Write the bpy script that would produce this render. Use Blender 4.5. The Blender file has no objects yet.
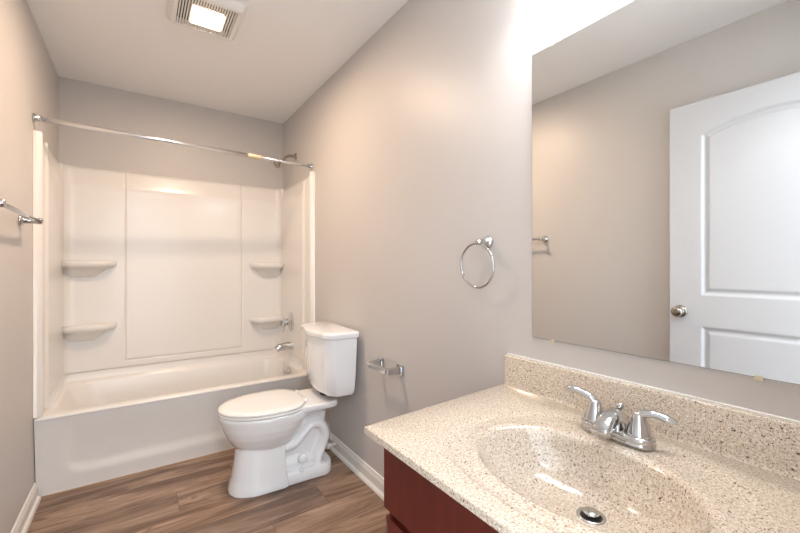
import bpy, bmesh, math, random
from mathutils import Vector, Matrix
from math import sin, cos, pi, radians, sqrt, atan2
random.seed(7)
C = bpy.context.scene.collection
S = bpy.context.scene

# ------------------------------------------------------------ camera, world, exposure
XL, XR, YB, YN, ZC = -0.442, 1.072, 3.417, 0.055, 2.49
YT = 2.70                                  # front of the bathtub
cam = bpy.data.objects.new('camera', bpy.data.cameras.new('camera'))
C.objects.link(cam); S.camera = cam
cam.location = (0, 0, 1.2106)
cam.rotation_euler = (radians(90), 0, -math.atan(262/382.))
cam.data.lens = 382/800*36; cam.data.sensor_width = 36; cam.data.clip_start = 0.02

W = bpy.data.worlds.new('world'); S.world = W; W.use_nodes = True
bg = W.node_tree.nodes['Background']
bg.inputs[0].default_value = (0.84, 0.92, 1.0, 1); bg.inputs[1].default_value = 2.6

S.view_settings.view_transform = 'Standard'; S.view_settings.look = 'None'
S.view_settings.gamma = 1; S.view_settings.use_curve_mapping = False
S.view_settings.exposure = 0.57

def light(name, kind, loc, energy, color, size=0.1, size_y=None, rot=(0, 0, 0)):
    l = bpy.data.lights.new(name, kind); l.energy = energy; l.color = color
    if kind == 'AREA':
        l.size = size
        if size_y: l.shape = 'RECTANGLE'; l.size_y = size_y
    else:
        l.shadow_soft_size = size
    o = bpy.data.objects.new(name, l); C.objects.link(o); o.location = loc; o.rotation_euler = rot
    return o
# ceiling fan lamp (warm) and the three bulbs of the vanity light (neutral)
light('fan_bulb', 'AREA', (0.2875, 2.137, 2.4483), 13.5, (1.0, 0.74, 0.54), 0.125, 0.122)
VB = [(0.955, y, 2.085) for y in (0.22, 0.45, 0.68)]
for p in VB:
    light('vanity_bulb', 'POINT', p, 1.6, (0.95, 0.975, 1.0), 0.04)
# added unseen fill light, aimed in through the open doorway behind the camera
light('hall_fill', 'AREA', (0.05, -0.75, 2.3), 12.0, (0.93, 0.96, 1.0), 0.5, 0.5, (radians(38), 0, 0))

# ------------------------------------------------------------ materials
def mat(name, col, rough=0.5, metal=0.0, coat=0.0, coat_rough=0.05, spec=0.5, emit=None, estr=0.0):
    m = bpy.data.materials.new(name); m.use_nodes = True
    b = m.node_tree.nodes['Principled BSDF']
    b.inputs['Base Color'].default_value = (*col, 1)
    b.inputs['Roughness'].default_value = rough
    b.inputs['Metallic'].default_value = metal
    b.inputs['Coat Weight'].default_value = coat
    b.inputs['Coat Roughness'].default_value = coat_rough
    b.inputs['Specular IOR Level'].default_value = spec
    if emit:
        b.inputs['Emission Color'].default_value = (*emit, 1); b.inputs['Emission Strength'].default_value = estr
    return m
def nodes(m): return m.node_tree.nodes, m.node_tree.links, m.node_tree.nodes['Principled BSDF']
def coords(n, l, scale=(1, 1, 1), world=False):
    t = n.new('ShaderNodeTexCoord'); mp = n.new('ShaderNodeMapping'); mp.inputs['Scale'].default_value = scale
    if world:
        g = n.new('ShaderNodeNewGeometry'); l.new(g.outputs['Position'], mp.inputs['Vector'])
    else:
        l.new(t.outputs['Object'], mp.inputs['Vector'])
    return mp.outputs['Vector']
def bumped(m, scale, strength, dist=0.002, detail=3, world=True):
    n, l, b = nodes(m)
    v = coords(n, l, world=world)
    t = n.new('ShaderNodeTexNoise'); t.inputs['Scale'].default_value = scale; t.inputs['Detail'].default_value = detail
    l.new(v, t.inputs['Vector'])
    bp = n.new('ShaderNodeBump'); bp.inputs['Strength'].default_value = strength; bp.inputs['Distance'].default_value = dist
    l.new(t.outputs['Fac'], bp.inputs['Height']); l.new(bp.outputs['Normal'], b.inputs['Normal'])
    return m
def ramp(n, stops, interp='LINEAR'):
    r = n.new('ShaderNodeValToRGB'); r.color_ramp.interpolation = interp
    e = r.color_ramp.elements
    while len(e) < len(stops): e.new(0.5)
    for x, (p, c) in zip(e, stops): x.position = p; x.color = (*c, 1)
    return r

M_wall = bumped(mat('wall_paint', (0.575, 0.548, 0.525), 0.42, spec=0.4), 180, 0.12, 0.001)
M_ceil = bumped(mat('ceiling_paint', (0.88, 0.88, 0.88), 0.85, spec=0.2), 90, 0.5, 0.003)
M_trim = mat('white_trim_paint', (0.80, 0.78, 0.75), 0.32)
M_door = bumped(mat('white_door_paint', (0.60, 0.61, 0.63), 0.30), 260, 0.06, 0.0006)
M_acryl = mat('glossy_acrylic', (0.80, 0.775, 0.74), 0.30, coat=0.4, coat_rough=0.16)
M_china = mat('white_china', (0.86, 0.87, 0.88), 0.10, coat=0.8, coat_rough=0.06)
M_seat = mat('white_plastic', (0.86, 0.85, 0.83), 0.22, coat=0.3)
M_chrome = mat('polished_chrome', (0.60, 0.61, 0.62), 0.08, 1.0)
M_rod = mat('satin_rod_metal', (0.78, 0.80, 0.84), 0.28, 1.0)
M_nickel = mat('brushed_nickel', (0.40, 0.375, 0.34), 0.20, 1.0)
M_dark = mat('dark_gap', (0.02, 0.018, 0.016), 0.6)
M_mirror = mat('mirror_silver', (0.90, 0.915, 0.905), 0.0, 1.0)
M_medge = mat('mirror_edge_glass', (0.16, 0.19, 0.18), 0.2)
M_clip = mat('clear_plastic_clip', (0.62, 0.56, 0.42), 0.25)
M_grille = mat('fan_grille_plastic', (0.80, 0.78, 0.75), 0.45)
M_lens = mat('glowing_lens', (1, 0.9, 0.8), 0.4, emit=(1.0, 0.78, 0.55), estr=3.2)
M_shade = mat('frosted_glass_lit', (1, 1, 1), 0.4, emit=(0.95, 0.975, 1.0), estr=16.0)
M_conn = mat('beige_sleeve', (0.72, 0.58, 0.42), 0.35)
M_caulk = mat('tan_caulk', (0.42, 0.28, 0.17), 0.7)
M_braid = mat('braided_hose', (0.62, 0.62, 0.62), 0.35, 0.7)

# speckled cultured stone
M_stone = mat('speckled_stone', (0.7, 0.6, 0.48), 0.16, coat=0.6, coat_rough=0.08)
n, l, b = nodes(M_stone)
v = coords(n, l, world=True)
def spots(scale, lo, hi, detail=1.5):
    t = n.new('ShaderNodeTexNoise'); t.inputs['Scale'].default_value = scale; t.inputs['Detail'].default_value = detail
    t.inputs['Roughness'].default_value = 0.6
    l.new(v, t.inputs['Vector'])
    r = ramp(n, [(lo, (0, 0, 0)), (hi, (1, 1, 1))]); l.new(t.outputs['Fac'], r.inputs['Fac'])
    return r.outputs['Color']
def mixc(fac, a, bcol):
    x = n.new('ShaderNodeMix'); x.data_type = 'RGBA'
    l.new(fac, x.inputs['Factor'])
    if isinstance(a, tuple): x.inputs['A'].default_value = (*a, 1)
    else: l.new(a, x.inputs['A'])
    x.inputs['B'].default_value = (*bcol, 1)
    return x.outputs['Result']
c0 = mixc(spots(160, 0.40, 0.62), (0.575, 0.485, 0.38), (0.70, 0.63, 0.535))
c1 = mixc(spots(300, 0.575, 0.64), c0, (0.34, 0.22, 0.13))
c2 = mixc(spots(190, 0.65, 0.68), c1, (0.07, 0.055, 0.045))
c3 = mixc(spots(270, 0.655, 0.69), c2, (0.92, 0.89, 0.83))
l.new(c3, b.inputs['Base Color'])

# cherry cabinet wood
M_cherry = mat('cherry_wood', (0.1, 0.02, 0.012), 0.32, coat=0.1, coat_rough=0.2)
n, l, b = nodes(M_cherry)
v = coords(n, l, (3, 3, 30), world=True)
t = n.new('ShaderNodeTexNoise'); t.inputs['Scale'].default_value = 2.2; t.inputs['Detail'].default_value = 6; t.inputs['Distortion'].default_value = 0.6
mp2 = coords(n, l, (1, 18, 2.0), world=True); l.new(mp2, t.inputs['Vector'])
r = ramp(n, [(0.3, (0.085, 0.009, 0.006)), (0.7, (0.120, 0.014, 0.009))]); l.new(t.outputs['Fac'], r.inputs['Fac'])
l.new(r.outputs['Color'], b.inputs['Base Color'])

# vinyl plank floor: planks run along x
M_floor = mat('vinyl_plank', (0.3, 0.2, 0.13), 0.38, spec=0.4)
n, l, b = nodes(M_floor)
v = coords(n, l, world=True)
def mth(op, a, b_, c_=None):
    x = n.new('ShaderNodeMath'); x.operation = op
    for i, q in enumerate((a, b_, c_)):
        if q is None: continue
        if isinstance(q, (int, float)): x.inputs[i].default_value = q
        else: l.new(q, x.inputs[i])
    return x.outputs[0]
sx = n.new('ShaderNodeSeparateXYZ'); l.new(v, sx.inputs[0])
yy = mth('ADD', sx.outputs['Y'], -0.016)
row = mth('FLOOR', mth('DIVIDE', yy, 0.18), 0.0)
xx = mth('ADD', mth('MULTIPLY_ADD', row, -0.29, sx.outputs['X']), 3.31+12.2)
cx_ = n.new('ShaderNodeCombineXYZ'); l.new(xx, cx_.inputs[0]); l.new(yy, cx_.inputs[1]); plank_vec = cx_.outputs[0]
def brick(c1, c2, mortar, ms):
    t = n.new('ShaderNodeTexBrick'); t.offset = 0.0; t.inputs['Scale'].default_value = 1.0
    t.inputs['Brick Width'].default_value = 1.22; t.inputs['Row Height'].default_value = 0.18
    t.inputs['Mortar Size'].default_value = ms; t.inputs['Mortar Smooth'].default_value = 0.1
    t.inputs['Color1'].default_value = (*c1, 1); t.inputs['Color2'].default_value = (*c2, 1); t.inputs['Mortar'].default_value = (*mortar, 1)
    l.new(plank_vec, t.inputs['Vector'])
    return t
bk = brick((0, 0, 0), (1, 1, 1), (0.5, 0.5, 0.5), 0.0)
seam = brick((1, 1, 1), (1, 1, 1), (0, 0, 0), 0.0012)
# per-plank offset of the grain
sep = n.new('ShaderNodeVectorMath'); sep.operation = 'MULTIPLY_ADD'
l.new(bk.outputs['Color'], sep.inputs[0]); sep.inputs[1].default_value = (9.3, 4.1, 2.7); l.new(v, sep.inputs[2])
mg = n.new('ShaderNodeMapping'); mg.inputs['Scale'].default_value = (1.3, 9.5, 1); l.new(sep.outputs[0], mg.inputs['Vector'])
g1 = n.new('ShaderNodeTexNoise'); g1.inputs['Scale'].default_value = 1.1; g1.inputs['Detail'].default_value = 7; g1.inputs['Roughness'].default_value = 0.62; g1.inputs['Distortion'].default_value = 0.9
l.new(mg.outputs['Vector'], g1.inputs['Vector'])
mf = n.new('ShaderNodeMapping'); mf.inputs['Scale'].default_value = (5, 120, 1); l.new(sep.outputs[0], mf.inputs['Vector'])
g2 = n.new('ShaderNodeTexNoise'); g2.inputs['Scale'].default_value = 1.0; g2.inputs['Detail'].default_value = 4; l.new(mf.outputs['Vector'], g2.inputs['Vector'])
r1 = ramp(n, [(0.28, (0.068, 0.038, 0.024)), (0.42, (0.185, 0.115, 0.076)), (0.54, (0.32, 0.215, 0.150)), (0.72, (0.54, 0.40, 0.30))])
l.new(g1.outputs['Fac'], r1.inputs['Fac'])
r2 = ramp(n, [(0.3, (0.78, 0.76, 0.74)), (0.65, (1.08, 1.08, 1.08))]); l.new(g2.outputs['Fac'], r2.inputs['Fac'])
mA = n.new('ShaderNodeMix'); mA.data_type = 'RGBA'; mA.blend_type = 'MULTIPLY'; mA.inputs['Factor'].default_value = 1
l.new(r1.outputs['Color'], mA.inputs['A']); l.new(r2.outputs['Color'], mA.inputs['B'])
mk = n.new('ShaderNodeMapping'); mk.inputs['Scale'].default_value = (4.2, 15, 1); l.new(sep.outputs[0], mk.inputs['Vector'])
g3 = n.new('ShaderNodeTexNoise'); g3.inputs['Scale'].default_value = 1.0; g3.inputs['Detail'].default_value = 5; g3.inputs['Distortion'].default_value = 1.5; l.new(mk.outputs['Vector'], g3.inputs['Vector'])
r4 = ramp(n, [(0.62, (1, 1, 1)), (0.76, (0.45, 0.40, 0.36))]); l.new(g3.outputs['Fac'], r4.inputs['Fac'])
mK = n.new('ShaderNodeMix'); mK.data_type = 'RGBA'; mK.blend_type = 'MULTIPLY'; mK.inputs['Factor'].default_value = 1
l.new(mA.outputs['Result'], mK.inputs['A']); l.new(r4.outputs['Color'], mK.inputs['B']); mA = mK
r3 = ramp(n, [(0.0, (0.74, 0.75, 0.78)), (1.0, (1.12, 1.08, 1.04))]); l.new(bk.outputs['Color'], r3.inputs['Fac'])
mB = n.new('ShaderNodeMix'); mB.data_type = 'RGBA'; mB.blend_type = 'MULTIPLY'; mB.inputs['Factor'].default_value = 1
l.new(mA.outputs['Result'], mB.inputs['A']); l.new(r3.outputs['Color'], mB.inputs['B'])
mC = n.new('ShaderNodeMix'); mC.data_type = 'RGBA'; mC.blend_type = 'MULTIPLY'; mC.inputs['Factor'].default_value = 0.55
l.new(mB.outputs['Result'], mC.inputs['A']); l.new(seam.outputs['Color'], mC.inputs['B'])
l.new(mC.outputs['Result'], b.inputs['Base Color'])

# ------------------------------------------------------------ helpers
def obj(name, bm, m, parent=None, smooth=False, bevel=0.0, seg=2, angle=35, local=False, subsurf=0):
    """link bm as one mesh; bm is in world coordinates unless local"""
    bmesh.ops.recalc_face_normals(bm, faces=bm.faces)
    if parent is not None and not local:
        bmesh.ops.transform(bm, matrix=Matrix.Translation(-abs_loc(parent)), verts=bm.verts)
    me = bpy.data.meshes.new(name); bm.to_mesh(me); bm.free()
    me.materials.append(m)
    o = bpy.data.objects.new(name, me); C.objects.link(o)
    if parent is not None: o.parent = parent
    if smooth:
        for p in me.polygons: p.use_smooth = True
    if bevel > 0:
        md = o.modifiers.new('bevel', 'BEVEL'); md.width = bevel; md.segments = seg
        md.limit_method = 'ANGLE'; md.angle_limit = radians(angle)
        for p in me.polygons: p.use_smooth = True
        md.harden_normals = True
    if subsurf:
        md = o.modifiers.new('sub', 'SUBSURF'); md.levels = md.render_levels = subsurf
    return o
def abs_loc(o):
    v = Vector(o.location)
    while o.parent: o = o.parent; v = v + Vector(o.location)
    return v
def thing(name, label, cat, loc, rotz=0, group=None):
    o = bpy.data.objects.new(name, None); C.objects.link(o); o.empty_display_size = 0.05
    o.location = loc; o.rotation_euler = (0, 0, rotz); o['label'] = label; o['category'] = cat
    if group: o['group'] = group
    return o
def structure(name, bm, m, **k):
    o = obj(name, bm, m, **k); o['kind'] = 'structure'; return o
def box(bm, x0, x1, y0, y1, z0, z1):
    vs = [bm.verts.new((x, y, z)) for x in (x0, x1) for y in (y0, y1) for z in (z0, z1)]
    for f in ((0, 1, 3, 2), (4, 6, 7, 5), (0, 4, 5, 1), (2, 3, 7, 6), (0, 2, 6, 4), (1, 5, 7, 3)):
        bm.faces.new([vs[i] for i in f])
    return bm
def B(*a): return box(bmesh.new(), *a)
def loft(bm, rings, cap0=True, cap1=True, closed=True):
    R = [[bm.verts.new(p) for p in r] for r in rings]
    n_ = len(R[0])
    for a, b_ in zip(R, R[1:]):
        for i in range(n_ if closed else n_ - 1):
            j = (i + 1) % n_
            bm.faces.new((a[i], a[j], b_[j], b_[i]))
    if closed and cap0: bm.faces.new(R[0][::-1])
    if closed and cap1: bm.faces.new(R[-1])
    return R
def frame(d):
    d = d.normalized(); u = Vector((0, 0, 1)) if abs(d.z) < 0.9 else Vector((1, 0, 0))
    a = d.cross(u).normalized(); return a, a.cross(d).normalized()
def lathe(bm, origin, axis, prof, seg=28, squash=(1, 1)):
    """prof: list of (distance along axis, radius)"""
    o = Vector(origin); ax = Vector(axis).normalized(); a, b_ = frame(ax)
    rings = [[o + ax*t + (a*cos(2*pi*i/seg)*squash[0] + b_*sin(2*pi*i/seg)*squash[1])*max(r, 1e-4) for i in range(seg)] for t, r in prof]
    loft(bm, rings); return bm
def smooth_path(pts, k=6):
    P = [Vector(p) for p in pts]
    if len(P) < 3: return P
    out = []
    Q = [P[0]*2 - P[1]] + P + [P[-1]*2 - P[-2]]
    for i in range(1, len(Q)-2):
        for s in range(k):
            t = s/k; p0, p1, p2, p3 = Q[i-1:i+3]
            out.append(0.5*((2*p1) + (p2-p0)*t + (2*p0-5*p1+4*p2-p3)*t*t + (3*p1-p0-3*p2+p3)*t**3))
    return out + [P[-1]]
def tube(bm, pts, rad, seg=16, k=6, flat=None, up=None):
    """tube through pts; rad float or list of radii; flat=(wa,wb) ellipse factors"""
    P = smooth_path(pts, k) if k else [Vector(p) for p in pts]
    n0 = len(pts)
    def R(i):
        if isinstance(rad, (int, float)): return rad
        t = i/(len(P)-1)*(n0-1); a = min(int(t), n0-2); f = t-a
        return rad[a]*(1-f)+rad[a+1]*f
    rings = []; ref = None
    for i, p in enumerate(P):
        d = (P[min(i+1, len(P)-1)] - P[max(i-1, 0)]).normalized()
        if ref is None:
            a, b_ = frame(d) if up is None else (d.cross(Vector(up)).normalized(), None)
            if b_ is None: b_ = a.cross(d).normalized()
        else:
            b_ = (ref - d*ref.dot(d)).normalized(); a = d.cross(b_).normalized()
        ref = b_
        fa, fb = flat or (1, 1)
        rings.append([p + (a*cos(2*pi*j/seg)*fa + b_*sin(2*pi*j/seg)*fb)*R(i) for j in range(seg)])
    loft(bm, rings); return bm
def prism(bm, outline, z0, z1, axis='z'):
    """outline in the plane perpendicular to axis: z->(x,y), x->(y,z), y->(x,z)"""
    def mk(p, t):
        return {'z': (p[0], p[1], t), 'x': (t, p[0], p[1]), 'y': (p[0], t, p[1])}[axis]
    loft(bm, [[mk(p, z0) for p in outline], [mk(p, z1) for p in outline]]); return bm
def rrect(x0, x1, y0, y1, r, n_=8):
    out = []
    for cx, cy, a0 in ((x1-r, y1-r, 0), (x0+r, y1-r, 90), (x0+r, y0+r, 180), (x1-r, y0+r, 270)):
        for i in range(n_+1):
            a = radians(a0 + 90*i/n_); out.append((cx + r*cos(a), cy + r*sin(a)))
    return out
def sst(t): t = max(0, min(1, t)); return t*t*(3-2*t)
def grid(bm, us, vs, fn):
    V = [[bm.verts.new(fn(u, v_)) for v_ in vs] for u in us]
    for i in range(len(us)-1):
        for j in range(len(vs)-1):
            bm.faces.new((V[i][j], V[i+1][j], V[i+1][j+1], V[i][j+1]))
    return V
def lin(a, b_, n_): return [a + (b_-a)*i/n_ for i in range(n_+1)]

# ------------------------------------------------------------ room shell
T = 0.1
structure('floor', B(XL-T, XR+T, -1.6, YB+T, -0.08, 0), M_floor)
structure('ceiling', B(XL-T, XR+T, YN-0.115, YB+T, ZC, ZC+T), M_ceil)
structure('wall_left', B(XL-T, XL, YN-0.115, YB+T, 0, ZC), M_wall)
structure('wall_right', B(XR, XR+T, YN-0.115, YB+T, 0, ZC), M_wall)
structure('wall_back', B(XL, XR, YB, YB+T, 0, ZC), M_wall)
DX0, DX1, DZ = -0.372, 0.468, 2.11
bm = bmesh.new()
box(bm, XL, DX0, YN-0.115, YN, 0, ZC); box(bm, DX1, XR, YN-0.115, YN, 0, ZC); box(bm, DX0, DX1, YN-0.115, YN, DZ, ZC)
structure('wall_front', bm, M_wall)

# baseboards: moulded board with a quarter-round shoe in front
def baseboard(name, x, sgn, y0, y1):
    prof = [(0, 0), (0.026, 0), (0.0255, 0.008), (0.022, 0.016), (0.015, 0.021), (0.0125, 0.0225), (0.0125, 0.066),
            (0.010, 0.073), (0.0075, 0.078), (0.0075, 0.085), (0.0045, 0.091), (0, 0.092)]
    bm = bmesh.new()
    loft(bm, [[(x + sgn*a, y, z) for a, z in prof] for y in (y0, y1)])
    return structure(name, bm, M_trim)
baseboard('baseboard_left', XL, 1, YN+0.001, YT-0.002)
baseboard('baseboard_right', XR, -1, 0.853, YT-0.001)

# door standing open in front of the left wall, seen in the mirror
DF, DT = -0.336, 0.035
y0, y1, z0, z1 = 0.075, 0.915, 0.012, 2.092
def panel_dist(y, z):
    """signed distance inside the panels (positive inside)"""
    best = -1
    ya, yb = y0+0.145, y1-0.145
    mid = (ya+yb)/2
    arch = 1.912 + 0.062*(1-((y-mid)/((yb-ya)/2))**2)
    for za, zb in ((0.24, 0.893), (1.058, arch)):
        d = min(y-ya, yb-y, z-za, zb-z)
        best = max(best, d)
    return best
def relief(d):
    if d <= 0: return 0
    if d < 0.016: return -0.013*sst(d/0.016)
    if d < 0.022: return -0.013
    return -0.013 + 0.009*sst((d-0.022)/0.016)
ys = lin(y0, y1, 210); zs = lin(z0, z1, 400)
bm = bmesh.new()
V = grid(bm, ys, zs, lambda y, z: (DF + relief(panel_dist(y, z)), y, z))
per = [V[i][0] for i in range(len(ys))] + [V[-1][j] for j in range(1, len(zs))] + [V[i][-1] for i in range(len(ys)-2, -1, -1)] + [V[0][j] for j in range(len(zs)-2, 0, -1)]
back = [bm.verts.new((DF-DT, v_.co.y, v_.co.z)) for v_ in per]
for i in range(len(per)):
    j = (i+1) % len(per); bm.faces.new((per[i], per[j], back[j], back[i]))
bm.faces.new(back)
door = structure('door_1', bm, M_door)
for p in door.data.polygons: p.use_smooth = len(p.vertices) == 4 and abs(p.normal.x) > 0.3
bm = bmesh.new()
lathe(bm, (DF+0.001, 0.862, 0.965), (1, 0, 0), [(0, 0.033), (0.006, 0.033), (0.010, 0.027), (0.012, 0.013), (0.028, 0.012), (0.034, 0.020), (0.043, 0.0275), (0.053, 0.028), (0.060, 0.022), (0.064, 0.010), (0.0645, 0.0)], 32)
o = obj('door_knob', bm, M_nickel, door, smooth=True)
o = obj('latch_plate', B(DF-0.029, DF-0.006, 0.9145, 0.9165, 0.935, 0.992), M_nickel, door)
for z in (0.25, 1.05, 1.85):
    bm = bmesh.new(); lathe(bm, (DF-DT-0.004, 0.069, z-0.045), (0, 0, 1), [(0, 0.006), (0.09, 0.006)], 12)
    obj('hinge', bm, M_nickel, door, smooth=False)

# ------------------------------------------------------------ bathtub
tub = thing('bathtub', 'white acrylic alcove bathtub with a panelled apron under the shower surround', 'bathtub', (0.32, 3.05, 0))
RZ = 0.432
N = 14
x0, x1, yb = XL+0.003, XR-0.003, YB-0.003
YR = 2.662                                 # front of the rim; the apron leans in below it
NP = 10
def ring(xa, xb, ya, yb_, r, z): return [(x, y, z) for x, y in rrect(xa, xb, ya, yb_, r, NP)]
bm = bmesh.new()
rings = [ring(x0, x1, YR+0.03, yb, 0.004, RZ-0.035), ring(x0, x1, YR+0.001, yb, 0.004, RZ-0.016), ring(x0, x1, YR+0.0035, yb, 0.005, RZ-0.005), ring(x0+0.008, x1-0.008, YR+0.012, yb-0.006, 0.006, RZ),
         ring(x0+0.045, x1-0.04, YR+0.062, yb-0.045, 0.10, RZ-0.001), ring(x0+0.055, x1-0.048, YR+0.072, yb-0.052, 0.12, RZ-0.006),
         ring(x0+0.068, x1-0.056, YR+0.084, yb-0.060, 0.13, RZ-0.025), ring(x0+0.11, x1-0.068, YR+0.100, yb-0.070, 0.14, RZ-0.12),
         ring(x0+0.18, x1-0.085, YT+0.095, yb-0.085, 0.15, RZ-0.23), ring(x0+0.25, x1-0.11, YT+0.115, yb-0.105, 0.15, RZ-0.31),
         ring(x0+0.32, x1-0.16, YT+0.16, yb-0.15, 0.13, RZ-0.345), ring(x0+0.5, x1-0.4, YT+0.28, yb-0.27, 0.05, RZ-0.352)]
loft(bm, rings, cap0=False)
obj('basin', bm, M_acryl, tub, smooth=True)
# apron with a shallow recessed field
def apron(x, z):
    xa, xb, za, zb, r = -0.345, 1.2, 0.075, 0.60, 0.11
    dx = max(xa+r-x, x-(xb-r), 0); dz = max(za+r-z, z-(zb-r), 0)
    d = r - sqrt(dx*dx+dz*dz) if (dx > 0 or dz > 0) else min(x-xa, xb-x, z-za, zb-z)
    fade = 1 - sst((z-0.20)/0.20)*0.75
    return 0.014*sst(d/0.075)*fade
bm = bmesh.new()
grid(bm, lin(x0, x1, 150), lin(0.001, RZ-0.012, 50), lambda x, z: (x, YT+0.016 - 0.050*(z/0.42)**1.3 + apron(x, z)*0.9, z))
obj('apron', bm, M_acryl, tub, smooth=True)
# upstand of the tub deck along the three walls
bm = bmesh.new()
ZS = 0.487
path = [(x0, YT+0.03), (x0, yb), (x1, yb), (x1, YT+0.03)]
prof = [(0.040, RZ-0.002), (0.034, RZ+0.006), (0.031, RZ+0.018), (0.030, ZS)]
rings = []
for d, z in prof:
    r = 0.03
    pts = [(x0+0.001, YR+0.168), (x0+d, YR+0.17)]
    for i in range(9):
        a = pi - (pi/2)*i/8; pts.append((x0+d+r+r*cos(a), yb-d-r+r*sin(a)))
    for i in range(9):
        a = pi/2 - (pi/2)*i/8; pts.append((x1-d-r+r*cos(a), yb-d-r+r*sin(a)))
    pts.append((x1-d, YR+0.17)); pts.append((x1-0.001, YR+0.168)); rings.append([(x, y, z) for x, y in pts])
loft(bm, rings, closed=False)
obj('tiling_flange', bm, M_acryl, tub, smooth=True)
# overflow plate and drain
bm = bmesh.new()
lathe(bm, (0.993, 3.05, 0.365), (-1, 0, 0.12), [(0, 0.042), (0.008, 0.042), (0.016, 0.036), (0.020, 0.020), (0.034, 0.018), (0.036, 0.0)], 28)
obj('overflow_plate', bm, M_chrome, tub, smooth=True)
bm = bmesh.new()
lathe(bm, (0.84, 3.05, 0.083), (0, 0, 1), [(0, 0.034), (0.005, 0.034), (0.007, 0.028), (0.012, 0.02), (0.013, 0)], 24)
obj('drain', bm, M_chrome, tub, smooth=True)
structure('trim_1', B(XL+0.027, XR-0.027, YT+0.009, YT+0.030, 0, 0.004), M_caulk)

# ------------------------------------------------------------ tub surround
sur = thing('tub_surround', 'cream moulded three-wall shower surround with corner shelves above the bathtub', 'shower surround', (0.32, 3.38, ZS))
ZT = 1.897
CR = 0.05
def band(z):                     # sloping band along the top edge
    u = (ZT-z)/0.135
    return 0.006 + 0.028*max(0, min(1, u)) - 0.004*sst((u-1)/0.12)
def back_off(x, z):
    o_ = band(z)
    d = min(x+0.077, 0.718-x, z-0.535)
    o_ += 0.005*sst(d/0.012) if d > 0 else 0
    o_ -= 0.002*sst(1-abs(d)/0.006) if abs(d) < 0.006 else 0
    for e, s in ((XL+0.03, 1), (XR-0.03, -1)):
        t = (x-e)*s
        if t < 0: o_ += CR
        elif t < CR: o_ += CR - sqrt(max(0, CR*CR-(CR-max(t, 0))**2))
    return o_
bm = bmesh.new()
xs = sorted(set([round(v_, 5) for v_ in lin(XL+0.004, XR-0.004, 96)] + [round(c_+d_*0.0025, 5) for c_ in (-0.077, 0.718) for d_ in range(-4, 6)] + [round(XL+0.03+0.0015*i*i, 5) for i in range(6)] + [round(XR-0.03-0.0015*i*i, 5) for i in range(6)]))
zs = sorted(set([round(v_, 5) for v_ in lin(ZS+0.003, ZT, 60)] + [round(0.535+d_*0.0025, 5) for d_ in range(-4, 6)]))
V = grid(bm, xs, zs, lambda x, z: (x, YB-0.002-back_off(x, z), z))
top = [bm.verts.new((v_[-1].co.x, YB-0.001, ZT)) for v_ in V]
for i in range(len(top)-1): bm.faces.new((V[i][-1], V[i+1][-1], top[i+1], top[i]))
obj('back_panel', bm, M_acryl, sur, smooth=True)
YF = 2.662
def side_off(y, z, ztop):
    t = y - YF
    inner = band(z) + 0.004
    nose = 0.034*sqrt(max(0, 1-((t-0.019)/0.019)**2)) if t < 0.038 else 0
    pil = 0.020 + 0.003*sst((t-0.03)/0.05)
    if t < 0.038: return max(nose, 0.020*sst((t-0.019)/0.01))
    k = sst((t-0.165)/0.014)
    ridge = 0.010*math.exp(-((t-0.160)/0.010)**2)
    return pil*(1-k) + inner*k + ridge
def side(name, xw, s):
    bm = bmesh.new()
    ysd = sorted(set([round(YF+0.0019*i, 5) for i in range(24)] + [round(v_, 5) for v_ in lin(YF+0.04, YB-0.004, 66)] + [round(YF+0.12+0.004*i, 5) for i in range(18)]))
    def zt(y):                   # top edge rises a little towards the front nose
        t = y-YF
        return ZT - 0.003 - 0.006*sst((t-0.03)/0.1) + (0.012*(1-sst((t-0.02)/0.03)))
    ts = [i/50 for i in range(51)]
    def fn(y, t):
        zb = ZS+0.003 if y > YF+0.17 else RZ+0.003
        z = zb + (zt(y)-zb)*t
        return (xw + s*(0.001+side_off(y, z, zt(y))), y, z)
    V = grid(bm, ysd, ts, fn)
    tp = [bm.verts.new((xw + s*0.001, v_[-1].co.y, v_[-1].co.z)) for v_ in V]
    for i in range(len(tp)-1): bm.faces.new((V[i][-1], V[i+1][-1], tp[i+1], tp[i]))
    fr = [bm.verts.new((xw + s*0.001, YF, v_.co.z)) for v_ in V[0]]
    for i in range(len(fr)-1): bm.faces.new((V[0][i], V[0][i+1], fr[i+1], fr[i]))
    # nose runs down outside the apron beside the tub's front edge
    obj(name, bm, M_acryl, sur, smooth=True)
side('side_panel', XL, 1); side('side_panel', XR, -1)
# narrow front trim of the tub down to the floor on both sides
def shelf(xc, s, z, w):
    """xc: x of the corner, s: direction away from the corner"""
    yw = YB-0.030
    def outline(k, dep, wid):
        pts = [(xc, yw), (xc, yw-dep*0.92)]
        for i in range(1, 9): 
            u = i/8; pts.append((xc+s*wid*(0.10+0.62*u), yw-dep*(0.92+0.08*sin(pi*u*0.6))))
        for i in range(1, 9):
            a = (pi/2)*i/8; pts.append((xc+s*wid*(0.72+0.28*sin(a)), yw-dep*0.97*cos(a)))
        return pts
    bm = bmesh.new(); rs = []
    for dz, k in ((-0.115, 0.03), (-0.10, 0.15), (-0.08, 0.32), (-0.055, 0.55), (-0.048, 0.80), (-0.038, 0.95), (-0.022, 1.0), (-0.006, 0.985), (0.002, 0.93)):
        rs.append([(x, y, z+dz) for x, y in outline(1, 0.105*k, w*(0.55+0.45*k))])
    rs.append([(x, y, z-0.004) for x, y in outline(1, 0.105*0.85, w*0.93)])
    loft(bm, rs)
    obj('corner_shelf', bm, M_acryl, sur, smooth=True)
for z in (1.25, 0.815): shelf(XL+0.034, 1, z, 0.285)
for z in (1.24, 0.78): shelf(XR-0.032, -1, z, 0.262)

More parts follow.
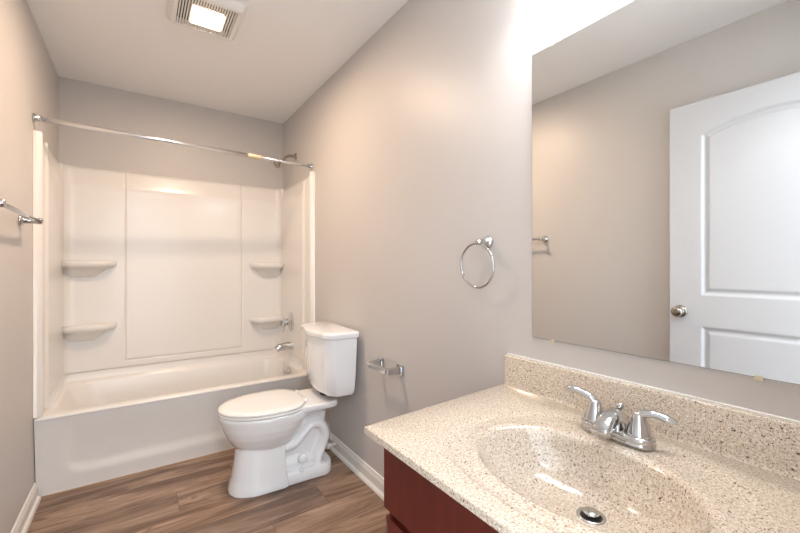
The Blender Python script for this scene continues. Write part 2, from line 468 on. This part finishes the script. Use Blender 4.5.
# ------------------------------------------------------------ shower fittings
rod = thing('shower_rod', 'straight chrome tension rod spanning the tub alcove from wall to wall', 'shower rod', (XL, 2.68, 1.975))
pL, pR = Vector((XL+0.002, 2.665, 1.970)), Vector((XR-0.002, 2.725, 1.957))
d = (pR-pL)
def along(t): return pL + d*t
tj = 0.745
bm = bmesh.new(); lathe(bm, along(0.012), d, [(0, 0.0125), (d.length*(tj-0.055), 0.0125)], 20)
obj('outer_tube', bm, M_rod, rod, smooth=True)
bm = bmesh.new(); lathe(bm, along(tj), d, [(0, 0.0095), (d.length*(1-tj-0.012), 0.0095)], 20)
obj('inner_tube', bm, M_rod, rod, smooth=True)
bm = bmesh.new(); lathe(bm, along(tj-0.048), d, [(0, 0.0135), (0.004, 0.0150), (0.084, 0.0150), (0.088, 0.0125)], 20)
obj('sleeve', bm, M_conn, rod, smooth=True)
for q, dd in ((pL, d), (pR, -d)):
    bm = bmesh.new(); lathe(bm, q, dd, [(0, 0.024), (0.006, 0.024), (0.012, 0.018), (0.034, 0.0155), (0.036, 0.012)], 24)
    obj('end_cap', bm, M_chrome, rod, smooth=True)

sh = thing('wall_shower', 'small chrome shower head on a bent arm high on the right wall', 'shower head', (XR, 3.08, 2.115))
bm = bmesh.new(); lathe(bm, (XR-0.001, 3.08, 2.115), (-1, 0, 0), [(0, 0.030), (0.004, 0.030), (0.012, 0.018), (0.014, 0.012)], 24)
obj('flange', bm, M_nickel, sh, smooth=True)
bm = bmesh.new(); tube(bm, [(XR-0.006, 3.08, 2.115), (XR-0.05, 3.08, 2.113), (XR-0.085, 3.08, 2.095), (XR-0.115, 3.08, 2.062)], 0.0115)
obj('arm', bm, M_nickel, sh, smooth=True)
bm = bmesh.new(); lathe(bm, (XR-0.112, 3.08, 2.065), (-0.75, 0, -0.66), [(0, 0.011), (0.012, 0.015), (0.02, 0.012), (0.028, 0.014), (0.050, 0.029), (0.062, 0.032), (0.066, 0.029), (0.066, 0)], 28)
obj('spray_head', bm, M_nickel, sh, smooth=True)

XS = XR-0.034   # face of the right surround panel
vl = thing('shower_valve', 'round chrome shower valve plate with lever handle above the tub spout', 'shower valve', (XS, 3.10, 0.757))
bm = bmesh.new(); lathe(bm, (XS, 3.10, 0.757), (-1, 0, 0), [(0, 0.078), (0.004, 0.078), (0.010, 0.068), (0.014, 0.045), (0.016, 0.032), (0.03, 0.028)], 36)
obj('escutcheon', bm, M_chrome, vl, smooth=True)
bm = bmesh.new(); lathe(bm, (XS-0.028, 3.10, 0.757), (-1, 0, 0), [(0, 0.026), (0.02, 0.025), (0.032, 0.020), (0.036, 0.008), (0.0365, 0)], 28)
tube(bm, [(XS-0.045, 3.10, 0.752), (XS-0.056, 3.105, 0.715), (XS-0.066, 3.11, 0.680)], [0.011, 0.008, 0.0095], 14)
obj('lever_handle', bm, M_chrome, vl, smooth=True)
sp = thing('tub_spout', 'chrome tub filler spout with diverter knob on the right surround wall', 'tub spout', (XS, 3.07, 0.565))
bm = bmesh.new(); tube(bm, [(XS+0.002, 3.07, 0.566), (XS-0.05, 3.07, 0.567), (XS-0.10, 3.07, 0.562), (XS-0.130, 3.07, 0.545)], [0.034, 0.031, 0.029, 0.026], 24)
obj('spout_body', bm, M_chrome, sp, smooth=True)
bm = bmesh.new(); lathe(bm, (XS-0.112, 3.07, 0.580), (0, 0, 1), [(0, 0.005), (0.010, 0.005), (0.013, 0.009), (0.020, 0.009), (0.023, 0.004)], 16)
obj('diverter_knob', bm, M_chrome, sp, smooth=True)

# ------------------------------------------------------------ exhaust fan with light
fan = thing('exhaust_fan_light', 'square white ceiling exhaust fan grille with a glowing rectangular light', 'exhaust fan', (0.285, 2.128, ZC))
fx0, fx1, fy0, fy1 = 0.140, 0.425, 1.985, 2.270
zb = ZC-0.035
def frect(dx, z): return [(x, y, z) for x, y in rrect(fx0-dx, fx1+dx, fy0-dx, fy1+dx, 0.006 + max(dx, 0)*0.3, 3)]
bm = bmesh.new()
loft(bm, [frect(0.022, ZC-0.0005), frect(0.022, ZC-0.005), frect(0.004, zb+0.003), frect(0.0, zb), frect(-0.016, zb), frect(-0.018, zb+0.003), frect(-0.018, ZC-0.0008)], cap0=False, cap1=False)
obj('housing_frame', bm, M_grille, fan, smooth=False, bevel=0.002)
obj('dark_interior', B(fx0-0.01, fx1+0.01, fy0-0.01, fy1+0.01, ZC-0.004, ZC-0.001), M_dark, fan)
lx0, lx1, ly0, ly1 = 0.217, 0.358, 2.068, 2.206
bm = bmesh.new()
x = fx0+0.022
while x < fx1-0.02:
    inside = lx0-0.002 < x < lx1
    if inside:
        box(bm, x, x+0.0055, fy0+0.017, ly0-0.004, zb+0.001, zb+0.012); box(bm, x, x+0.0055, ly1+0.004, fy1-0.017, zb+0.001, zb+0.012)
    else:
        box(bm, x, x+0.0055, fy0+0.017, fy1-0.017, zb+0.001, zb+0.012)
    x += 0.0118
obj('grille', bm, M_grille, fan)
bm = bmesh.new()
loft(bm, [[(a, b_, zb+0.012) for a, b_ in rrect(lx0, lx1, ly0, ly1, 0.008, 4)], [(a, b_, zb-0.002) for a, b_ in rrect(lx0, lx1, ly0, ly1, 0.008, 4)], [(a, b_, zb-0.006) for a, b_ in rrect(lx0+0.006, lx1-0.006, ly0+0.006, ly1-0.006, 0.008, 4)]])
obj('light_lens', bm, M_lens, fan)

# ------------------------------------------------------------ towel bar on the left wall
tb = thing('towel_bar', 'thin chrome towel bar on the left wall in front of the tub', 'towel bar', (XL, 2.09, 1.42))
YP = (2.395, 1.785)
for y in YP:
    bm = bmesh.new()
    lathe(bm, (XL+0.001, y, 1.42), (1, 0, 0), [(0, 0.027), (0.006, 0.027), (0.010, 0.022), (0.016, 0.016), (0.040, 0.013), (0.055, 0.013), (0.066, 0.0150), (0.076, 0.013), (0.080, 0.006), (0.081, 0)], 24)
    obj('post', bm, M_chrome, tb, smooth=True)
bm = bmesh.new(); lathe(bm, (XL+0.066, YP[0]+0.012, 1.42), (0, -1, 0), [(0, 0.005), (0.004, 0.0085), (YP[0]-YP[1]+0.020, 0.0085), (YP[0]-YP[1]+0.024, 0.005)], 20)
obj('bar', bm, M_chrome, tb, smooth=True)

# ------------------------------------------------------------ towel ring
tr = thing('towel_ring', 'round chrome towel ring on the right wall beside the mirror', 'towel ring', (XR, 0.985, 1.30))
bm = bmesh.new()
lathe(bm, (XR-0.001, 0.985, 1.30), (-1, 0, 0), [(0, 0.026), (0.005, 0.026), (0.010, 0.021), (0.018, 0.013), (0.032, 0.011), (0.046, 0.012), (0.056, 0.010), (0.058, 0.0)], 28)
obj('post', bm, M_chrome, tr, smooth=True)
bm = bmesh.new()
rc = Vector((XR-0.046, 1.002, 1.214)); rr = 0.081
NR = 56
pts = [rc + Vector((0.010*(-cos(2*pi*i/NR)+1)*0.4, rr*sin(2*pi*i/NR), rr*cos(2*pi*i/NR))) for i in range(NR)]
rings = []
for i, p in enumerate(pts):
    d1 = (pts[(i+1) % NR]-pts[i-1]).normalized(); a = Vector((1, 0, 0)); b_ = d1.cross(a).normalized()
    rings.append([p + (a*cos(2*pi*j/12)+b_*sin(2*pi*j/12))*0.0048 for j in range(12)])
loft(bm, rings+[rings[0]], cap0=False, cap1=False); bmesh.ops.remove_doubles(bm, verts=bm.verts, dist=1e-5)
obj('ring', bm, M_chrome, tr, smooth=True)

# ------------------------------------------------------------ toilet paper holder
tp = thing('toilet_paper_holder', 'empty square chrome toilet paper holder on the right wall beside the toilet', 'paper holder', (XR, 1.643, 0.70))
for y in (1.735, 1.553):
    bm = B(XR-0.012, XR-0.001, y-0.025, y+0.025, 0.674, 0.726)
    obj('mounting_plate', bm, M_chrome, tp, bevel=0.003)
    bm = bmesh.new()
    loft(bm, [[(XR-0.010, y+a*0.013, 0.70+b_*0.018) for a, b_ in ((-1, -1), (1, -1), (1, 1), (-1, 1))], [(XR-0.083, y+a*0.010, 0.70+b_*0.013) for a, b_ in ((-1, -1), (1, -1), (1, 1), (-1, 1))]])
    obj('arm', bm, M_chrome, tp, bevel=0.002)
bm = B(XR-0.090, XR-0.066, 1.5605, 1.7275, 0.687, 0.713)
obj('roller_bar', bm, M_chrome, tp, bevel=0.003)

# ------------------------------------------------------------ toilet (local frame: +x away from the wall)
wc = thing('toilet', 'white two-piece toilet with closed lid standing beside the bathtub', 'toilet', (1.066, 2.183, 0), radians(180-2.6))
def egg(xb, xf, w, z, sq=2.2, n_=84, bk=0.62):
    """elongated bowl outline: rear xb, front xf, half width w"""
    cx = xb + (xf-xb)*0.42; out = []
    for i in range(n_):
        a = 2*pi*i/n_; c_, s_ = cos(a), sin(a)
        rx = (xf-cx) if c_ > 0 else (cx-xb)
        e = 2.0/sq if c_ <= 0 else 2.0/2.05
        out.append((cx + rx*math.copysign(abs(c_)**e, c_), w*math.copysign(abs(s_)**(2.0/2.1), s_), z))
    return out
bm = bmesh.new()
loft(bm, [egg(0.25, 0.712, 0.186, 0.415, 3), egg(0.245, 0.714, 0.187, 0.400, 3), egg(0.24, 0.708, 0.182, 0.375, 3), egg(0.25, 0.695, 0.170, 0.335, 2.6), egg(0.27, 0.676, 0.152, 0.295, 2.4),
          egg(0.30, 0.650, 0.128, 0.255, 2.3), egg(0.33, 0.622, 0.104, 0.222, 2.2), egg(0.36, 0.600, 0.088, 0.19, 2.2)])
# pedestal skirt: rounded front, flat rear edge
def ped(xb, xf, w, z):
    pts = [(xb, -w*0.97), (xb+(xf-xb)*0.2, -w)]
    xm = xb+(xf-xb)*0.42
    for i in range(25):
        a = -pi/2 + pi*i/24
        pts.append((xm + (xf-xm)*abs(cos(a))**0.9, w*math.copysign(abs(sin(a))**0.9, sin(a))))
    pts += [(xb+(xf-xb)*0.2, w), (xb, w*0.97)]
    return [(x, y, z) for x, y in pts]
loft(bm, [ped(0.385, 0.622, 0.096, 0.30), ped(0.39, 0.630, 0.102, 0.22), ped(0.39, 0.641, 0.110, 0.15), ped(0.385, 0.654, 0.120, 0.07), ped(0.38, 0.666, 0.129, 0.025), ped(0.38, 0.670, 0.131, 0.0)])
# foot plate
loft(bm, [[(x, y, z) for x, y in rrect(0.105, 0.60, -w, w, 0.07, 6)] for z, w in ((0.0, 0.118), (0.03, 0.118), (0.052, 0.110), (0.062, 0.095))])
# web under the rear deck
loft(bm, [[(x, y, z) for x, y in rrect(a, b_, -w, w, 0.02, 4)] for z, a, b_, w in ((0.03, 0.16, 0.5, 0.04), (0.20, 0.15, 0.5, 0.036), (0.40, 0.12, 0.5, 0.055))])
loft(bm, [[(x, y, z) for x, y in rrect(a, b_, -w, w, 0.02, 4)] for z, a, b_, w in ((0.03, 0.19, 0.42, 0.075), (0.095, 0.20, 0.42, 0.068), (0.12, 0.25, 0.42, 0.05))])
# rear deck for the tank
loft(bm, [[(x, y, z) for x, y in rrect(0.085+d_, 0.36-d_*0.2, -w, w, 0.05, 6)] for z, w, d_ in ((0.365, 0.09, 0.03), (0.385, 0.125, 0.008), (0.40, 0.150, 0.0), (0.425, 0.155, 0.0), (0.432, 0.150, 0.005))])
# trapway: from under the bowl up over the weir and down to the outlet
tube(bm, [(0.50, 0, 0.22), (0.42, 0, 0.195), (0.335, 0, 0.200), (0.275, 0, 0.245), (0.225, 0, 0.285), (0.168, 0, 0.275), (0.140, 0, 0.215), (0.160, 0, 0.15), (0.19, 0, 0.09), (0.19, 0, 0.04)],
     [0.030, 0.040, 0.040, 0.036, 0.036, 0.036, 0.036, 0.037, 0.042, 0.048], 20, 8, flat=(2.25, 1.0), up=(0, 0, 1))
tube(bm, [(0.48, 0, 0.27), (0.40, 0, 0.255), (0.33, 0, 0.285), (0.285, 0, 0.34), (0.26, 0, 0.40)], [0.04, 0.048, 0.045, 0.042, 0.05], 20, 8, flat=(1.75, 1.0), up=(0, 0, 1))
# bolt bump
for s in (-1, 1): lathe(bm, (0.285, s*0.070, 0.115), (0, s, 0), [(0, 0.030), (0.018, 0.026), (0.026, 0.012)], 16)
base = obj('bowl', bm, M_china, wc, local=True)
md = base.modifiers.new('remesh', 'REMESH'); md.mode = 'VOXEL'; md.voxel_size = 0.004; md.use_smooth_shade = True
md = base.modifiers.new('smooth', 'SMOOTH'); md.iterations = 6; md.factor = 0.6
# bolt caps on the foot
for s in (-1, 1):
    bm = bmesh.new(); lathe(bm, (0.30, s*0.097, 0.052), (0, 0, 1), [(0, 0.014), (0.008, 0.014), (0.016, 0.009), (0.018, 0)], 18)
    obj('bolt_cap', bm, M_china, wc, smooth=True, local=True)
# seat ring and lid
bm = bmesh.new()
loft(bm, [egg(0.262, 0.712, 0.184, 0.4165, 3.2), egg(0.258, 0.716, 0.188, 0.421, 3.2), egg(0.258, 0.716, 0.188, 0.428, 3.2), egg(0.262, 0.712, 0.184, 0.4325, 3.2)])
seat = obj('seat', bm, M_seat, wc, smooth=True, local=True)
bm = bmesh.new()
loft(bm, [egg(0.266, 0.714, 0.186, 0.4345, 3.2), egg(0.262, 0.717, 0.189, 0.439, 3.2), egg(0.262, 0.717, 0.189, 0.446, 3.2), egg(0.268, 0.711, 0.184, 0.4515, 3.1), egg(0.30, 0.68, 0.155, 0.4555, 2.8), egg(0.38, 0.60, 0.08, 0.457, 2.4)])
lid = obj('seat_lid', bm, M_seat, wc, smooth=True, local=True)
for s in (-1, 1):
    bm = bmesh.new(); lathe(bm, (0.272, s*0.075-0.022, 0.446), (0, 1, 0), [(0, 0.008), (0.004, 0.011), (0.040, 0.011), (0.044, 0.008)], 16)
    obj('seat_hinge', bm, M_seat, wc, smooth=True, local=True)
# tank
def tank_out(xb, xf, w, bow, z, ch=0.045, n_=14):
    pts = [(xb, w-0.006), (xb+0.006, w)]
    pts += [(xf-ch-0.012, w), (xf-ch, w*0.992), (xf-ch*0.55, w-ch*0.40)]
    for i in range(n_+1):
        t = -1+2*i/n_
        yy = -t*(w-ch*1.15)
        pts.append((xf + bow*(0.5+0.5*cos(pi*abs(t)**1.2)), yy))
    pts += [(xf-ch*0.55, -w+ch*0.40), (xf-ch, -w*0.992), (xf-ch-0.012, -w), (xb+0.006, -w), (xb, -w+0.006)]
    return [(x, y, z) for x, y in pts]
bm = bmesh.new()
loft(bm, [tank_out(0.040, 0.147, 0.191, 0.012, 0.464), tank_out(0.028, 0.168, 0.209, 0.018, 0.472), tank_out(0.020, 0.180, 0.218, 0.022, 0.497), tank_out(0.016, 0.188, 0.223, 0.024, 0.600), tank_out(0.012, 0.195, 0.228, 0.024, 0.740), tank_out(0.010, 0.198, 0.231, 0.024, 0.800)])
obj('tank', bm, M_china, wc, smooth=False, bevel=0.006, seg=3, angle=30, local=True)
bm = bmesh.new()
loft(bm, [tank_out(0.012, 0.202, 0.237, 0.026, 0.800), tank_out(0.008, 0.210, 0.245, 0.026, 0.806), tank_out(0.006, 0.212, 0.247, 0.026, 0.828), tank_out(0.010, 0.207, 0.242, 0.026, 0.838), tank_out(0.024, 0.190, 0.227, 0.024, 0.842)])
obj('tank_lid', bm, M_china, wc, smooth=False, bevel=0.003, seg=2, angle=25, local=True)
bm = bmesh.new(); lathe(bm, (0.10, 0, 0.430), (0, 0, 1), [(0, 0.05), (0.034, 0.05)], 24)
obj('tank_gasket', bm, M_dark, wc, smooth=True, local=True)

sv = thing('supply_valve', 'small white water stop valve low on the wall behind the toilet', 'water valve', (XR, 2.285, 0.058))
bm = bmesh.new(); lathe(bm, (XR-0.014, 2.285, 0.058), (-1, 0, 0), [(0, 0.009), (0.030, 0.009), (0.032, 0.014), (0.052, 0.014), (0.054, 0.009)], 18)
obj('valve_body', bm, M_seat, sv, smooth=True)
bm = bmesh.new(); lathe(bm, (XR-0.054, 2.285, 0.058), (-1, 0, 0), [(0, 0.008), (0.008, 0.020), (0.020, 0.020), (0.023, 0.015), (0.023, 0)], 20)
obj('valve_handle', bm, M_seat, sv, smooth=True)
bm = bmesh.new(); tube(bm, [(XR-0.044, 2.285, 0.088), (XR-0.044, 2.318, 0.16), (XR-0.058, 2.335, 0.30), (XR-0.10, 2.33, 0.40), (XR-0.10, 2.325, 0.45)], 0.006, 12)
obj('supply_hose', bm, M_braid, sv, smooth=True)

# ------------------------------------------------------------ vanity
VY0, VY1, VX = 0.060, 0.848, 0.530
van = thing('vanity_cabinet', 'dark cherry red vanity cabinet under the speckled countertop', 'vanity cabinet', (0.80, 0.45, 0))
bm = bmesh.new()
box(bm, VX+0.019, VX+0.036, VY0, VY1, 0.10, 0.7805); box(bm, VX+0.085, VX+0.100, VY0, VY1, 0.0, 0.10)
box(bm, VX+0.036, XR-0.002, VY0, VY0+0.016, 0.0, 0.7805); box(bm, VX+0.036, XR-0.002, VY1-0.016, VY1, 0.0, 0.7805)
box(bm, VX+0.036, XR-0.002, VY0+0.016, VY1-0.016, 0.10, 0.116)
obj('carcass', bm, M_cherry, van)
FZ = 0.583
obj('false_drawer_front', B(VX, VX+0.019, VY0+0.004, VY1, FZ, 0.7805), M_cherry, van, bevel=0.0015)
def bevel_front(ya, yb_, za, zb_):
    bm = bmesh.new(); e = 0.022
    def rc_(x, i): return [(x, ya+i, za+i), (x, yb_-i, za+i), (x, yb_-i, zb_-i), (x, ya+i, zb_-i)]
    loft(bm, [rc_(VX+0.0185, 0), rc_(VX+0.006, 0), rc_(VX-0.001, e), rc_(VX-0.001, 0.055), rc_(VX+0.005, 0.062)])
    return bm
ymid = (VY0+VY1)/2
for ya, yb_ in ((ymid+0.002, VY1-0.002), (VY0+0.004, ymid-0.002)):
    o = obj('door', bevel_front(ya, yb_, 0.115, FZ-0.024), M_cherry, van)

ct = thing('countertop', 'speckled beige cultured marble vanity top with integral oval basin and backsplash', 'countertop', (0.80, 0.45, 0.80))
ZK = 0.80; BX, BY, BA, BBx = 0.743, 0.4456, 0.225, 0.161
CX0 = 0.479
NA = 96
def corner_poly(x0_, x1_, ya, yb_far_front, yb_far_back):
    return (x0_, x1_, ya, yb_far_front, yb_far_back)
def outer_pt(a, inset=0.0):
    """hit of a ray from the basin centre with the slab outline"""
    c_, s_ = cos(a), sin(a)
    x0_, x1_, ya = CX0+inset, XR-0.003, VY0-0.003
    yf, yk = 0.861-inset, 0.900-inset
    ts = []
    if c_ > 1e-9: ts.append((x1_-BX)/c_)
    if c_ < -1e-9: ts.append((x0_-BX)/c_)
    if s_ < -1e-9: ts.append((ya-BY)/s_)
    # slanted far end: y = yf + (yk-yf)*(x-x0)/(x1-x0)
    m_ = (yk-yf)/(x1_-x0_); den = s_ - m_*c_
    if den > 1e-9:
        ts.append((yf + m_*(BX-x0_) - BY)/den)
    t = min(ts); return (BX + c_*t, BY + s_*t)
angs = [2*pi*i/NA for i in range(NA)]
for q in ((CX0, 0.861), (XR-0.003, 0.900), (XR-0.003, VY0-0.003), (CX0, VY0-0.003)):
    a = atan2(q[1]-BY, q[0]-BX) % (2*pi)
    i = min(range(NA), key=lambda k: abs((angs[k]-a+pi) % (2*pi)-pi)); angs[i] = a
def O(z, inset=0.0): return [(*outer_pt(a, inset), z) for a in angs]
def ell(cx, cy, rx, ry, z, pw=2.0):
    out = []
    for a in angs:
        c_, s_ = cos(a), sin(a)
        k = (abs(c_/rx)**pw + abs(s_/ry)**pw)**(-1/pw)
        out.append((cx+c_*k, cy+s_*k, z))
    return out
OX, OY, ORX, ORY = 0.760, 0.4456, 0.232, 0.285
bm = bmesh.new()
rg = [O(ZK-0.019, 0.003), O(ZK-0.017, 0.0), O(ZK-0.002, 0.0), O(ZK-0.0006, 0.0006), O(ZK, 0.002),
      ell(OX, OY, ORX+0.006, ORY+0.006, ZK, 2.4), ell(OX, OY, ORX+0.001, ORY+0.001, ZK-0.001, 2.4), ell(OX, OY, ORX-0.005, ORY-0.005, ZK-0.0045, 2.4), ell(OX, OY, ORX-0.014, ORY-0.014, ZK-0.006, 2.35)]
rg += [ell(BX, BY, BBx+d_, BA+d_, ZK-0.006+h_) for d_, h_ in ((0.024, 0), (0.012, 0.0014), (0.006, -0.0002), (0.0, -0.004), (-0.004, -0.010))]
for k, h_ in ((0.945, 0.028), (0.90, 0.048), (0.83, 0.071), (0.73, 0.091), (0.60, 0.105), (0.45, 0.114), (0.28, 0.120), (0.14, 0.1235)):
    sh_ = 0.068*(1-k)
    rg.append(ell(BX+sh_, BY, BBx*k, BA*k, ZK-0.004-h_))
R = loft(bm, rg, cap0=False, cap1=True)
top = obj('counter_slab', bm, M_stone, ct, smooth=True)
for i, p in enumerate(top.data.polygons):
    if i < 4*NA: p.use_smooth = False
# backsplash
bm = bmesh.new()
sx0 = XR-0.0225
prof = [(XR-0.003, ZK-0.001), (sx0-0.004, ZK-0.001), (sx0-0.0015, ZK+0.003), (sx0, ZK+0.010), (sx0, 0.898), (sx0+0.0015, 0.902), (sx0+0.005, 0.9035), (XR-0.003, 0.9035)]
loft(bm, [[(x, y, z) for x, z in prof] for y in (VY0-0.003, 0.889)])
obj('backsplash', bm, M_stone, ct, bevel=0.001)
bm = bmesh.new()
box(bm, XR-0.009, XR-0.0005, VY0-0.003, 0.889, 0.9030, 0.9075)
obj('caulk_line', bm, M_trim, ct)
# drain with pop-up stopper
DXc, DYc, DZc = BX+0.062, BY, ZK-0.1275
bm = bmesh.new(); lathe(bm, (DXc, DYc, DZc-0.001), (0, 0, 1), [(0, 0.029), (0.003, 0.029), (0.0045, 0.026), (0.003, 0.0215), (0.001, 0.021), (0.001, 0)], 36)
dr = obj('drain_flange', bm, M_chrome, ct, smooth=True)
bm = bmesh.new(); lathe(bm, (DXc, DYc, DZc+0.0005), (0, 0, 1), [(0, 0.0205), (0.0016, 0.0205), (0.0016, 0)], 32)
obj('drain_gap', bm, M_dark, ct)
bm = bmesh.new(); lathe(bm, (DXc, DYc, DZc+0.002), (0, 0, 1), [(0, 0.010), (0.004, 0.010), (0.005, 0.0165), (0.008, 0.0172), (0.010, 0.016), (0.0115, 0.010), (0.012, 0)], 36)
obj('drain_stopper', bm, M_chrome, ct, smooth=True)

# ------------------------------------------------------------ faucet
FX, FY = 0.962, 0.470
fz = ZK-0.0025
fa = thing('faucet', 'chrome two-handle centerset faucet behind the oval basin', 'faucet', (FX, FY, fz))
def stad(hw, hl, z, n_=12):       # stadium along y
    pts = []
    for i in range(n_+1):
        a = pi*i/n_; pts.append((FX+hw*cos(a), FY+hl-hw+hw*sin(a), z))
    for i in range(n_+1):
        a = pi+pi*i/n_; pts.append((FX+hw*cos(a), FY-hl+hw+hw*sin(a), z))
    return pts
bm = bmesh.new()
loft(bm, [stad(0.0310, 0.0855, fz), stad(0.0310, 0.0855, fz+0.006), stad(0.0290, 0.0835, fz+0.0085), stad(0.0290, 0.0835, fz+0.0105), stad(0.0300, 0.0845, fz+0.0125), stad(0.0300, 0.0845, fz+0.018), stad(0.0275, 0.082, fz+0.0215), stad(0.0225, 0.077, fz+0.0225)])
obj('base_plate', bm, M_chrome, fa, smooth=True, bevel=0)
# spout: blocky arched body reaching over the basin
bm = bmesh.new(); rs = []
sp_path = [(0.016, 0.018, 0.014, 0.021), (0.012, 0.038, 0.018, 0.020), (-0.004, 0.050, 0.019, 0.018), (-0.026, 0.050, 0.018, 0.018), (-0.050, 0.042, 0.016, 0.020), (-0.070, 0.031, 0.014, 0.021), (-0.080, 0.024, 0.012, 0.021)]
P = [Vector((FX+a, FY, fz+b_)) for a, b_, _, _ in sp_path]
for i, p in enumerate(P):
    dd = (P[min(i+1, len(P)-1)]-P[max(i-1, 0)]).normalized()
    nn = Vector((dd.z, 0, -dd.x)); 
    if nn.z < 0: nn = -nn
    if i == 0: nn = Vector((0.95, 0, 0.3))
    th, w = sp_path[i][2], sp_path[i][3]
    rs.append([p + nn*(th*math.copysign(abs(sin(2*pi*j/20))**0.6, sin(2*pi*j/20))) + Vector((0, w*math.copysign(abs(cos(2*pi*j/20))**0.6, cos(2*pi*j/20)), 0)) for j in range(20)])
loft(bm, rs)
# front skirt of the body down to the plate
loft(bm, [[(FX+a*0.9, FY+b_, z) for a, b_ in rrect(-0.030*s1, 0.020, -0.019*s2, 0.019*s2, 0.006, 4)] for z, s1, s2 in ((fz+0.001, 1.10, 1.08), (fz+0.020, 1.05, 1.0), (fz+0.040, 0.9, 0.92), (fz+0.050, 0.7, 0.8))])
obj('spout', bm, M_chrome, fa, smooth=True)
bm = bmesh.new(); lathe(bm, (FX+0.018, FY, fz+0.040), (0.05, 0, 1), [(0, 0.0035), (0.022, 0.0035), (0.024, 0.0075), (0.031, 0.0085), (0.036, 0.006), (0.037, 0)], 20)
obj('lift_rod', bm, M_chrome, fa, smooth=True)
for s in (1, -1):
    hy = FY + s*0.0515
    bm = bmesh.new()
    lathe(bm, (FX, hy, fz+0.020), (0, 0, 1), [(0, 0.0262), (0.004, 0.0275), (0.007, 0.0262), (0.016, 0.0240), (0.027, 0.0200), (0.037, 0.0165), (0.044, 0.0145), (0.049, 0.0132), (0.053, 0.010), (0.0545, 0)], 32)
    h = obj('handle', bm, M_chrome, fa, smooth=True)
    bm = bmesh.new()
    if s > 0: pts = [(FX, hy-0.002, fz+0.062), (FX-0.002, hy+0.010, fz+0.077), (FX-0.006, hy+0.032, fz+0.086), (FX-0.010, hy+0.056, fz+0.089), (FX-0.012, hy+0.073, fz+0.087)]
    else: pts = [(FX, hy+0.004, fz+0.066), (FX+0.001, hy-0.010, fz+0.073), (FX+0.005, hy-0.032, fz+0.077), (FX+0.010, hy-0.054, fz+0.072), (FX+0.013, hy-0.071, fz+0.067)]
    tube(bm, pts, [0.0130, 0.0118, 0.0105, 0.0125, 0.0085], 18, 6, flat=(1.0, 0.80), up=(0, 0, 1))
    bmesh.ops.translate(bm, verts=bm.verts, vec=(0, 0, 0))
    # parent to the handle (handle's own origin coincides with the faucet's)
    lv = obj('lever', bm, M_chrome, h, smooth=True)

# ------------------------------------------------------------ mirror
mi = thing('wall_mirror', 'large frameless rectangular mirror clipped to the right wall above the vanity', 'mirror', (XR, 0.43, 0.98))
MY0, MY1, MZ0, MZ1 = 0.075, 0.789, 0.979, 1.904
obj('glass_edge', B(XR-0.0052, XR-0.0008, MY0, MY1, MZ0, MZ1), M_medge, mi)
bm = B(XR-0.0062, XR-0.0053, MY0+0.001, MY1-0.001, MZ0+0.001, MZ1-0.001)
obj('mirror_glass', bm, M_mirror, mi)
for y, z, s in ((0.714, MZ0, 1), (0.234, MZ0, 1), (0.714, MZ1, -1), (0.234, MZ1, -1)):
    bm = bmesh.new()
    prism(bm, [(y-0.007, z-s*0.007), (y+0.007, z-s*0.007), (y+0.007, z+s*0.003), (y+0.004, z+s*0.005), (y-0.004, z+s*0.005), (y-0.007, z+s*0.003)], XR-0.009, XR-0.0008, 'x')
    obj('clip', bm, M_clip, mi, bevel=0.001)

# ------------------------------------------------------------ vanity light above the mirror (just out of frame)
vlt = thing('vanity_light', 'three-bulb vanity wall light with frosted shades above the mirror', 'wall light', (XR, 0.45, 2.13))
obj('backplate', B(XR-0.022, XR-0.001, 0.12, 0.78, 2.145, 2.215), M_nickel, vlt, bevel=0.004)
for (x, y, z) in VB:
    bm = bmesh.new(); tube(bm, [(XR-0.02, y, 2.18), (XR-0.07, y, 2.205), (x, y, 2.20), (x, y, 2.165)], 0.008, 12)
    obj('arm', bm, M_nickel, vlt, smooth=True)
    bm = bmesh.new(); pr = [(0, 0.022), (0.02, 0.030), (0.06, 0.046), (0.085, 0.056), (0.083, 0.056), (0.058, 0.043), (0.02, 0.027), (0.004, 0.019)]
    lathe(bm, (x, y, 2.165), (0, 0, -1), pr, 28)
    obj('glass_shade', bm, M_shade, vlt, smooth=True)
